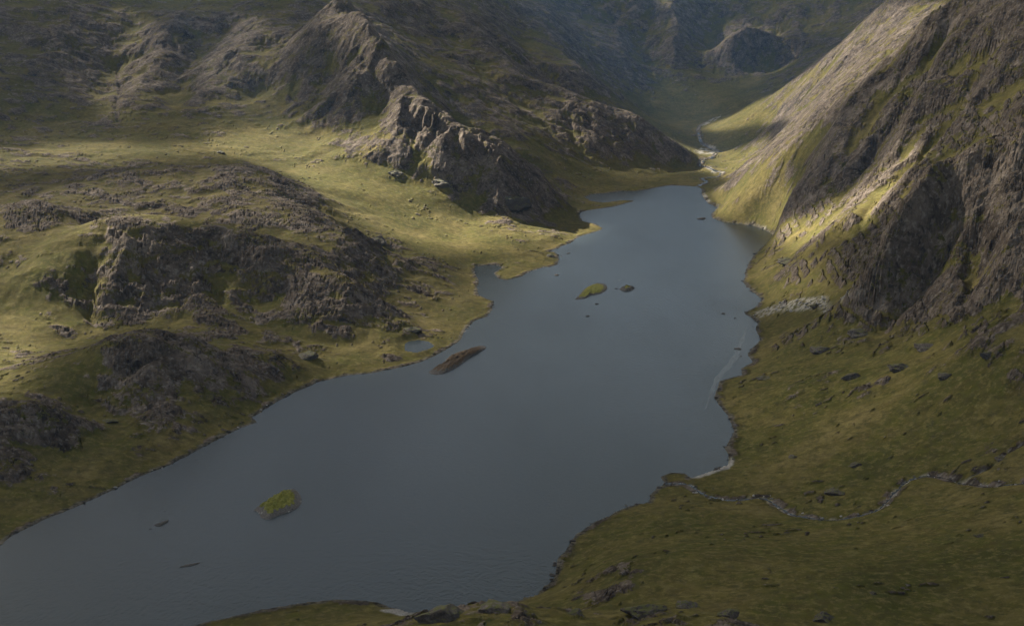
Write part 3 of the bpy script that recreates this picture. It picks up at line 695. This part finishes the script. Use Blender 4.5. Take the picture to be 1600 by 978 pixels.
cl = mesh_np('clouds', CV, CF, mc, {'cover': np.concatenate([cover.ravel()] * 2)})
tag(cl, 'broken cloud drifting over the mountains', 'cloud', kind='stuff')

# ------------------------------------------------------------------ haze in the air
top = float(hz.max()) + 40
hb = np.array([(x, y, z) for z in (-14.0, top) for y in (-1500.0, 9500.0) for x in (-7000.0, 7000.0)])
hf = np.array([[0, 2, 3, 1], [4, 5, 7, 6], [0, 1, 5, 4], [2, 6, 7, 3], [0, 4, 6, 2], [1, 3, 7, 5]])
mh = bpy.data.materials.new('haze'); mh.use_nodes = True
nt = mh.node_tree; nt.nodes.clear()
out = nt.nodes.new('ShaderNodeOutputMaterial'); pv = nt.nodes.new('ShaderNodeVolumePrincipled')
pv.inputs['Color'].default_value = (.22, .52, 1.0, 1); pv.inputs['Density'].default_value = 1.05e-5; pv.inputs['Anisotropy'].default_value = .2
nt.links.new(pv.outputs[0], out.inputs['Volume'])
hzo = mesh_np('haze', hb, hf, mh, smooth=False)
tag(hzo, 'thin blue haze filling the valley', 'haze', kind='stuff')

# ------------------------------------------------------------------ pond and running water
def flat_poly(name, poly, z, mat):
    me = bpy.data.meshes.new(name); bm = bmesh.new()
    bm.faces.new([bm.verts.new((p[0], p[1], z)) for p in poly]); bm.to_mesh(me); bm.free()
    me.materials.append(mat)
    o = bpy.data.objects.new(name, me); COL.objects.link(o); return o
pc = POND.mean(0)
tag(flat_poly('pond', smooth_line(np.concatenate([(POND - pc) * 1.12 + pc, ((POND - pc) * 1.12 + pc)[:1]]), 4)[:-1], POND_Z, mw), 'small grey pool on the left bank just behind the shore', 'pond', kind='structure')
def ribbon(name, line, half, lift, label, cat):
    L = smooth_line(line, 3)
    d = np.gradient(L, axis=0); d /= np.linalg.norm(d, axis=1)[:, None] + 1e-9
    nrm = np.stack([-d[:, 1], d[:, 0]], 1)
    w = half * np.clip(1 + .7 * np.sin(np.arange(len(L)) * 1.7) + .6 * np.sin(np.arange(len(L)) * .61), .12, 2.3)
    a, b_ = L + nrm * w[:, None], L - nrm * w[:, None]
    z = np.minimum.reduce([ground(L[:, 0], L[:, 1]), ground(a[:, 0], a[:, 1]), ground(b_[:, 0], b_[:, 1])])
    z = np.maximum(np.convolve(np.pad(z, 2, mode='edge'), np.ones(5) / 5, 'valid') + lift, .02)
    Vr = np.concatenate([np.column_stack([a, z]), np.column_stack([b_, z])])
    k = np.arange(len(L) - 1); m_ = len(L)
    o = mesh_np(name, Vr, np.stack([k, k + m_, k + m_ + 1, k + 1], 1), mw)
    tag(o, label, cat, kind='structure')
ribbon('stream', STREAMS[0][0], 1.15, .42, 'stony stream winding across the foreground moor into the loch', 'stream')
ribbon('river', STREAMS[2][0], 3.6, .5, 'small river meandering over the valley floor into the loch head', 'river')

# ------------------------------------------------------------------ rocks
def rock_mat(name, lo, hi, moss):
    m, nt, b = mat_nodes(name); N, Lk = nt.nodes, nt.links
    geo = N.new('ShaderNodeNewGeometry'); oi = N.new('ShaderNodeObjectInfo')
    t = N.new('ShaderNodeTexNoise'); t.inputs['Scale'].default_value = .8; t.inputs['Detail'].default_value = 8; t.inputs['Roughness'].default_value = .75
    Lk.new(geo.outputs['Position'], t.inputs['Vector'])
    r = N.new('ShaderNodeValToRGB'); Lk.new(t.outputs['Fac'], r.inputs['Fac'])
    r.color_ramp.elements[0].position = .32; r.color_ramp.elements[0].color = (*lo, 1); r.color_ramp.elements[1].position = .7; r.color_ramp.elements[1].color = (*hi, 1)
    hs = N.new('ShaderNodeHueSaturation'); mr = N.new('ShaderNodeMapRange'); mr.inputs['To Min'].default_value = .65; mr.inputs['To Max'].default_value = 1.3
    Lk.new(oi.outputs['Random'], mr.inputs['Value']); Lk.new(mr.outputs[0], hs.inputs['Value']); Lk.new(r.outputs[0], hs.inputs['Color'])
    # turf settled on the flatter tops
    sp = N.new('ShaderNodeSeparateXYZ'); Lk.new(geo.outputs['Normal'], sp.inputs[0])
    t2 = N.new('ShaderNodeTexNoise'); t2.inputs['Scale'].default_value = .35; t2.inputs['Detail'].default_value = 6; Lk.new(geo.outputs['Position'], t2.inputs['Vector'])
    ad = N.new('ShaderNodeMath'); ad.operation = 'ADD'; Lk.new(sp.outputs['Z'], ad.inputs[0]); Lk.new(t2.outputs['Fac'], ad.inputs[1])
    mm = N.new('ShaderNodeMapRange'); Lk.new(ad.outputs[0], mm.inputs['Value']); mm.inputs['From Min'].default_value = 1.36; mm.inputs['From Max'].default_value = 1.5; mm.inputs['To Max'].default_value = moss
    x = N.new('ShaderNodeMix'); x.data_type = 'RGBA'; Lk.new(mm.outputs[0], x.inputs[0]); Lk.new(hs.outputs[0], x.inputs[6]); x.inputs[7].default_value = (.085, .085, .024, 1)
    Lk.new(x.outputs[2], b.inputs['Base Color']); b.inputs['Roughness'].default_value = .9; b.inputs['Specular IOR Level'].default_value = .25
    bn = N.new('ShaderNodeBump'); bn.inputs['Distance'].default_value = .8; bn.inputs['Strength'].default_value = .9; Lk.new(t.outputs['Fac'], bn.inputs['Height']); Lk.new(bn.outputs[0], b.inputs['Normal'])
    return m
M_PALE = rock_mat('pale_boulder_rock', (.15, .138, .12), (.42, .39, .35), 0.0)
M_DARK = rock_mat('dark_shore_rock', (.030, .026, .022), (.13, .112, .096), 0.0)
M_GREY = rock_mat('grey_outcrop_rock', (.030, .024, .019), (.155, .128, .104), 1.0)
def rock_mesh(name, seed, sub, mat, flat=.62, cut=9, rough=.10):
    rnd = random.Random(seed); bm = bmesh.new()
    bmesh.ops.create_icosphere(bm, subdivisions=sub, radius=1.0)
    planes = []
    for _ in range(cut):
        n_ = Vector((rnd.gauss(0, 1), rnd.gauss(0, 1), rnd.gauss(0, .8))).normalized(); planes.append((n_, rnd.uniform(.52, .86)))
    from mathutils import noise as mn
    off = Vector((seed * 3.1, seed * 1.7, 0))
    for v in bm.verts:
        p = v.co.copy()
        for n_, d in planes:
            e = p.dot(n_) - d
            if e > 0: p -= n_ * e * .93
        p *= 1 + rough * mn.fractal(p * 2.3 + off, 1.0, 2.0, 4)
        v.co = Vector((p.x, p.y, p.z * flat))
    me = bpy.data.meshes.new(name); bm.to_mesh(me); bm.free(); me.materials.append(mat)
    return me
def gz(x, y): return float(ground(np.array([x], np.float32), np.array([y], np.float32))[0])
def put(name, me, x, y, z, sx, sy, sz, rz, label, cat, group=None, tilt=0.0):
    o = bpy.data.objects.new(name, me); COL.objects.link(o)
    o.location = (x, y, z); o.scale = (sx, sy, sz); o.rotation_euler = (tilt * math.sin(rz * 3), tilt * math.cos(rz * 5), rz)
    tag(o, label, cat, group); return o
PALE = [rock_mesh('boulder', k, 2, M_PALE, .7, 8, .08) for k in range(6)]
DARK = [rock_mesh('shore_rock', 20 + k, 2, M_DARK, .6, 8, .10) for k in range(6)]
CRAG = [rock_mesh('rock_outcrop', 40 + k, 4, M_GREY, .5, 12, .22) for k in range(6)]
rnd = random.Random(5)
def inside(poly, p):
    return float(sdf_poly(np.array([p[0]]), np.array([p[1]]), poly)[0]) < 0
# boulders of the pale scree fan
lo, hi = SCREE.min(0), SCREE.max(0); got = []
while len(got) < 150:
    p = (rnd.uniform(lo[0], hi[0]), rnd.uniform(lo[1], hi[1]))
    if inside(SCREE, p): got.append(p)
zs = ground(np.array([p[0] for p in got]), np.array([p[1] for p in got]))
for (x, y), z in zip(got, zs):
    r = .8 + 2.2 * rnd.random() ** 3
    put('boulder', rnd.choice(PALE), x, y, float(z) + .15 * r, r * rnd.uniform(.9, 1.5), r, r, rnd.uniform(0, 6.28), ('pale boulder at the shore end of the scree fan', 'pale boulder in the middle of the scree fan', 'pale boulder at the top of the scree fan under the crags')[min(2, int(3 * (x - lo[0]) / (hi[0] - lo[0])))], 'boulder', 'boulders of the scree fan', .3)
# boulders in the stream bed
L = smooth_line(STREAMS[0][0], 4); c = 0
for i in range(0, len(L), max(1, len(L) // 120)):
    x, y = L[i] + np.array([rnd.uniform(-6, 6), rnd.uniform(-6, 6)])
    r = .5 + 1.3 * rnd.random() ** 2
    put('stream_boulder', rnd.choice(PALE if rnd.random() < .55 else DARK), x, y, gz(x, y) + .1, r * rnd.uniform(.9, 1.4), r, r, rnd.uniform(0, 6.28), ('small boulder in the foreground stream near its mouth', 'small boulder in the bend of the foreground stream', 'small boulder in the upper foreground stream near the right edge')[min(2, 3 * i // len(L))], 'boulder', 'boulders in the stream bed', .3)
# rocks along the water's edge, right shore
SH = [np.array(at_z(a, b)[:2]) for a, b in SHORE_PX]
i0 = SHORE_PX.index((1098,297)); i1 = SHORE_PX.index((840,930))
RS = np.array(SH[i0:i1 + 1]); seg_ = np.linalg.norm(np.diff(RS, axis=0), axis=1); cu = np.concatenate([[0], np.cumsum(seg_)])
for _ in range(110):
    s_ = rnd.uniform(0, cu[-1]); i = int(np.searchsorted(cu, s_, side='right')) - 1; t = (s_ - cu[i]) / seg_[i]
    p = RS[i] * (1 - t) + RS[i + 1] * t + np.array([rnd.gauss(0, 2.2), rnd.gauss(0, 2.2)])
    r = .9 + 2.2 * rnd.random() ** 2
    put('shore_rock', rnd.choice(DARK), p[0], p[1], max(gz(*p), 0) + .05, r * rnd.uniform(1, 1.7), r, r * .8, rnd.uniform(0, 6.28), ('dark rock at the water edge between the loch head and the right bay' if p[1] > 2250 else 'dark rock at the water edge around the scree outlet' if p[1] > 1780 else 'dark rock at the right water edge above the sand strip' if p[1] > 1260 else 'dark rock at the water edge below the foreground moor'), 'rock', 'rocks along the right shore', .2)
i1 = SHORE_PX.index((905,370))
LS = np.array(SH[:i1 + 1]); seg_ = np.linalg.norm(np.diff(LS, axis=0), axis=1); cu = np.concatenate([[0], np.cumsum(seg_)])
for _ in range(70):
    s_ = rnd.uniform(0, cu[-1]); i = int(np.searchsorted(cu, s_, side='right')) - 1; t = (s_ - cu[i]) / seg_[i]
    p = LS[i] * (1 - t) + LS[i + 1] * t + np.array([rnd.gauss(0, 2), rnd.gauss(0, 2)])
    r = .8 + 1.6 * rnd.random() ** 2
    put('shore_stone', rnd.choice(PALE if rnd.random() < .4 else DARK), p[0], p[1], max(gz(*p), 0) + .05, r * rnd.uniform(1, 1.7), r, r * .8, rnd.uniform(0, 6.28), ('stone at the water edge by the left headland and inlet' if p[1] > 2000 else 'stone at the left water edge beside the brown islet and pool' if p[1] > 1560 else 'stone at the water edge along the straight lower left shore'), 'rock', 'stones along the left shore', .2)

# outcrops one can pick out: px, py, width in photo pixels, where
OUT = [(1307,772,36,'round grey outcrop in the bend of the foreground stream'),(1410,578,44,'bulky outcrop on the right slope below the big buttress'),(1335,592,40,'dark ribbed outcrop left of the bulky one on the right slope'),
 (1345,525,44,'outcrop crowning the green rib under the scree gully'),(1285,550,44,'broad low outcrop on the right slope above the rocky shore'),(1448,545,40,'outcrop tucked under the foot of the right buttress'),
 (1196,592,24,'small dark outcrop just above the right shore point'),(1240,716,16,'narrow outcrop on the right slope above the sand strip'),(1340,728,26,'low outcrop uphill of the round one by the stream'),(1565,718,22,'lone grey block beside the upper stream at the right edge'),
 (1480,590,36,'outcrop at the right, beside the dark gully foot'),(1545,560,30,'outcrop near the right edge below the dark crag'),(1232,410,32,'flat outcrop on the grass above the right bay'),(1275,480,22,'dark outcrop just below the scree fan'),
 (617,272,30,'round boulder like outcrop in the sunlit grass below the buttress'),(690,290,40,'reddish outcrop at the foot of the central buttress'),(800,320,60,'brown slab at the toe of the central buttress'),(935,345,22,'knob of rock on the spit near the far left bay'),
 (170,660,26,'two toned block right of the bare knoll at the left edge'),(640,520,36,'slabby outcrop on the left bank above the pool'),(590,380,40,'dark crag on the left bank below the sunlit grass'),(480,560,40,'outcrop on the left bank above the curved shore'),
 (860,402,24,'rock nose at the tip of the left headland'),(345,240,20,'pale flat topped rock on the sunlit upper moor'),(1530,840,18,'small rock on the right foreground moor near the edge'),(1365,930,14,'dark stone low on the foreground moor'),
 (690,972,90,'big pale slab at the bottom edge beside the sandy cove'),(775,958,60,'grey slab on the bottom rim left of the shore'),(900,962,40,'grey slab on the bottom rim where the right shore ends'),(1010,962,70,'long grey slab at the bottom edge of the moor'),(1075,950,40,'dark cracked slab at the bottom edge of the moor'),(1140,968,36,'low rock at the bottom edge right of the cracked slab'),(1290,972,40,'pale rock cut by the bottom edge under the moor')]
for k, (px, py, w, lab) in enumerate(OUT):
    x, y, z = pix_ground(px, py)
    r = w * math.hypot(y, CAM_H - z) / FPX * .5
    put('rock_outcrop', CRAG[k % 6], x, y + r * .3, gz(x, y) - r * .08, r * 1.05, r * .95, r * rnd.uniform(.75, 1.0), rnd.uniform(0, 6.28), lab, 'outcrop', 'rock outcrops', .08)

# ------------------------------------------------------------------ islets and skerries in the loch
def turf_mat(name, c0, c1):
    m, nt, b = mat_nodes(name); N, Lk = nt.nodes, nt.links
    geo = N.new('ShaderNodeNewGeometry'); t = N.new('ShaderNodeTexNoise'); t.inputs['Scale'].default_value = .5; t.inputs['Detail'].default_value = 7; t.inputs['Roughness'].default_value = .75
    Lk.new(geo.outputs['Position'], t.inputs['Vector']); r = N.new('ShaderNodeValToRGB'); Lk.new(t.outputs['Fac'], r.inputs['Fac'])
    r.color_ramp.elements[0].position = .36; r.color_ramp.elements[0].color = (*c0, 1); r.color_ramp.elements[1].position = .66; r.color_ramp.elements[1].color = (*c1, 1)
    Lk.new(r.outputs[0], b.inputs['Base Color']); b.inputs['Roughness'].default_value = .95; b.inputs['Specular IOR Level'].default_value = .2
    bn = N.new('ShaderNodeBump'); bn.inputs['Distance'].default_value = .6; Lk.new(t.outputs['Fac'], bn.inputs['Height']); Lk.new(bn.outputs[0], b.inputs['Normal'])
    return m
T_GREEN = turf_mat('islet_grass', (.10, .11, .018), (.29, .26, .055))
T_BROWN = turf_mat('islet_heather', (.045, .030, .018), (.15, .10, .055))
M_ISLE = rock_mat('islet_rock', (.03, .026, .022), (.22, .195, .165), 0)
def islet(out_px, hgt, turf, label, rim=.22, seed=0):
    P = np.array([at_z(a, b)[:2] for a, b in out_px]); c = P.mean(0)
    ring = smooth_line(np.concatenate([P, P[:1]]), 10)[:-1] - c
    nr, na = 16, len(ring)
    fr = np.concatenate([np.linspace(1.12, 1.0, 3), np.linspace(.97, .03, nr)])
    XX = fr[:, None] * ring[None, :, 0]; YY = fr[:, None] * ring[None, :, 1]
    wxy = perlin((XX + c[0]) / 5, (YY + c[1]) / 5, 300 + seed)
    fm = np.broadcast_to(fr[:, None], XX.shape)
    inn = sstep(1.02, .55, fm)
    Z = np.where(fm > 1, -(fm - 1) * 12, 0) + 1.7 * hgt * inn * (.75 + .5 * wxy) + .9 * sstep(1.02, .93, fm) * (1 + .9 * perlin((XX + c[0]) / 2.2, (YY + c[1]) / 2.2, 310 + seed))
    XX = XX + .5 * perlin((XX + c[0]) / 2.5, (YY + c[1]) / 2.5, 320 + seed)
    Vv = np.stack([XX, YY, Z], -1).reshape(-1, 3)
    k = np.arange(len(fr) * na).reshape(len(fr), na); nx_ = np.roll(k, -1, 1)
    Q = np.stack([k[:-1], nx_[:-1], nx_[1:], k[1:]], -1)
    qf = (fm[:-1] + .12 * wxy[:-1])
    e = bpy.data.objects.new('islet', None); COL.objects.link(e); e.location = (c[0], c[1], 0); tag(e, label, 'islet')
    tm = qf < 1 - rim
    for nm, sel, mt in (('rock_rim', ~tm, M_ISLE), ('turf', tm, turf)):
        f = Q[sel]
        if len(f):
            o = mesh_np(nm, Vv, f, mt); o.parent = e
            bm = bmesh.new(); bm.from_mesh(o.data)
            bmesh.ops.delete(bm, geom=[v for v in bm.verts if not v.link_faces], context='VERTS'); bm.to_mesh(o.data); bm.free()
_isl = islet
def islet(out_px, hgt, turf, label, rim=.22, seed=0):
    _isl(out_px, hgt, turf, label, rim, seed)
    e = [o for o in COL.objects if o.get('label') == label][0]
    P = np.array([at_z(a, b)[:2] for a, b in out_px]); ring = smooth_line(np.concatenate([P, P[:1]]), 10)[:-1]
    c = P.mean(0); size = float(np.ptp(P[:, 0]))
    for _ in range(22 if size > 20 else 10):
        k = rnd.uniform(.86, 1.02); q = (ring[rnd.randrange(len(ring))] - c) * k
        r = rnd.uniform(.5, 1.5)
        o = bpy.data.objects.new('boulder', rnd.choice(PALE if rnd.random() < .4 else DARK)); COL.objects.link(o); o.parent = e
        o.location = (q[0], q[1], .25 + (1.02 - k) * 6); o.scale = (r * 1.4, r, r * .8); o.rotation_euler = (0, 0, rnd.uniform(0, 6.28))
islet([(396,797),(410,789),(428,776),(445,768),(458,764),(468,772),(470,787),(458,797),(440,803),(420,811),(408,808),(405,801)], 3.2, T_GREEN, 'green topped oval islet with rocky rim in the near loch', .2, 1)
islet([(670,581),(682,575),(694,566),(700,559),(716,551),(735,545),(752,540),(759,544),(748,551),(735,558),(722,568),(708,577),(692,584),(678,585)], 2.4, T_BROWN, 'long brown heathery islet close to the left shore', .16, 2)
islet([(898,468),(905,461),(914,451),(928,444),(942,443),(949,449),(944,456),(932,460),(922,461),(914,466)], 1.5, T_GREEN, 'bright green hooked islet in the middle of the loch', .17, 3)
islet([(968,452),(974,448),(982,447),(991,450),(986,454),(976,455)], 2.0, T_GREEN, 'small pale rocky islet right of the green hooked one', .6, 4)
SK = [(963,451,6,3,0,'tiny skerry touching the pale rocky islet'),(968,438,4,3,0,'tiny dark rock just above the pale rocky islet'),(918,494,6,3,.2,'dark rock awash below the green hooked islet'),(933,475,5,2,.2,'smallest rock below the green hooked islet'),
 (870,430,9,3,.1,'thin low skerry off the left headland'),(888,396,6,2,.1,'faint low rock off the tip of the left headland'),(757,427,4,2,0,'rock in the mouth of the small left inlet'),
 (252,818,18,5,.62,'short pale skerry in the near loch left of the green islet'),(294,883,32,4,.24,'long thin skerry nearest the bottom edge'),(235,826,4,2,0,'speck of rock left of the short pale skerry'),(257,798,3,2,0,'speck of rock above the short pale skerry'),
 (1153,545,12,7,0,'dark boulder standing in the water off the right shore'),(1130,490,6,3,0,'low rock in the water left of the scree outlet'),(1148,497,5,2,0,'small low rock between the scree outlet and open water'),(1158,557,4,2,0,'small rock in the water by the dark boulder'),
 (1096,342,7,3,.3,'flat rock in the water near the far right shore')]
for k, (px, py, w, h, rz, lab) in enumerate(SK):
    x, y, _ = at_z(px, py); sl_ = math.hypot(y, CAM_H) / FPX
    r = w * sl_ * .5
    me = rock_mesh('skerry', 70 + k, 3, M_ISLE if k in (7, 8) else M_DARK, .5, 8, .14)
    depth = max(h * sl_ * .5 / math.sin(math.atan2(CAM_H, y)), r * .28)
    ang = math.atan2(math.sin(rz) * (y / CAM_H) , math.cos(rz)) if rz else 0
    L_ = r / max(math.cos(ang), .3) if rz else r
    put('skerry', me, x, y, .1, L_, min(depth, L_), max(.9, min(L_, depth) * .55), ang, lab, 'skerry', 'rocks standing in the loch')

# ------------------------------------------------------------------ pale foam lane drifting off the right shore
fl = smooth_line([at_z(a, b)[:2] for a, b in [(1102,640),(1112,612),(1122,590),(1138,572),(1150,556),(1156,540),(1163,522),(1168,508)]], 8)
d = np.gradient(fl, axis=0); d /= np.linalg.norm(d, axis=1)[:, None]; nn = np.stack([-d[:, 1], d[:, 0]], 1)
wl_ = (.1 + 4.0 * np.sin(np.linspace(0, math.pi, len(fl))) * (1 + .35 * np.sin(np.arange(len(fl)) * .9)))[:, None]
k = np.arange(len(fl) - 1); m_ = len(fl)
mf = bpy.data.materials.new('foam'); mf.use_nodes = True; nt = mf.node_tree; nt.nodes.clear()
out = nt.nodes.new('ShaderNodeOutputMaterial'); df = nt.nodes.new('ShaderNodeBsdfDiffuse'); tp = nt.nodes.new('ShaderNodeBsdfTransparent'); mx = nt.nodes.new('ShaderNodeMixShader')
tn = nt.nodes.new('ShaderNodeTexNoise'); tn.inputs['Scale'].default_value = .35; tn.inputs['Detail'].default_value = 5; gp = nt.nodes.new('ShaderNodeNewGeometry')
mp = nt.nodes.new('ShaderNodeMapRange'); mp.inputs['From Min'].default_value = .42; mp.inputs['From Max'].default_value = .75; mp.inputs['To Max'].default_value = .42
df.inputs[0].default_value = (.55, .57, .56, 1)
nt.links.new(gp.outputs['Position'], tn.inputs['Vector']); nt.links.new(tn.outputs['Fac'], mp.inputs['Value']); nt.links.new(mp.outputs[0], mx.inputs[0])
nt.links.new(tp.outputs[0], mx.inputs[1]); nt.links.new(df.outputs[0], mx.inputs[2]); nt.links.new(mx.outputs[0], out.inputs[0])
fo = mesh_np('foam_streak', np.concatenate([np.column_stack([fl + nn * wl_, np.full(m_, .06)]), np.column_stack([fl - nn * wl_, np.full(m_, .06)])]), np.stack([k, k + m_, k + m_ + 1, k + 1], 1), mf)
tag(fo, 'pale curved streak of foam on the water off the right shore', 'foam', kind='structure')
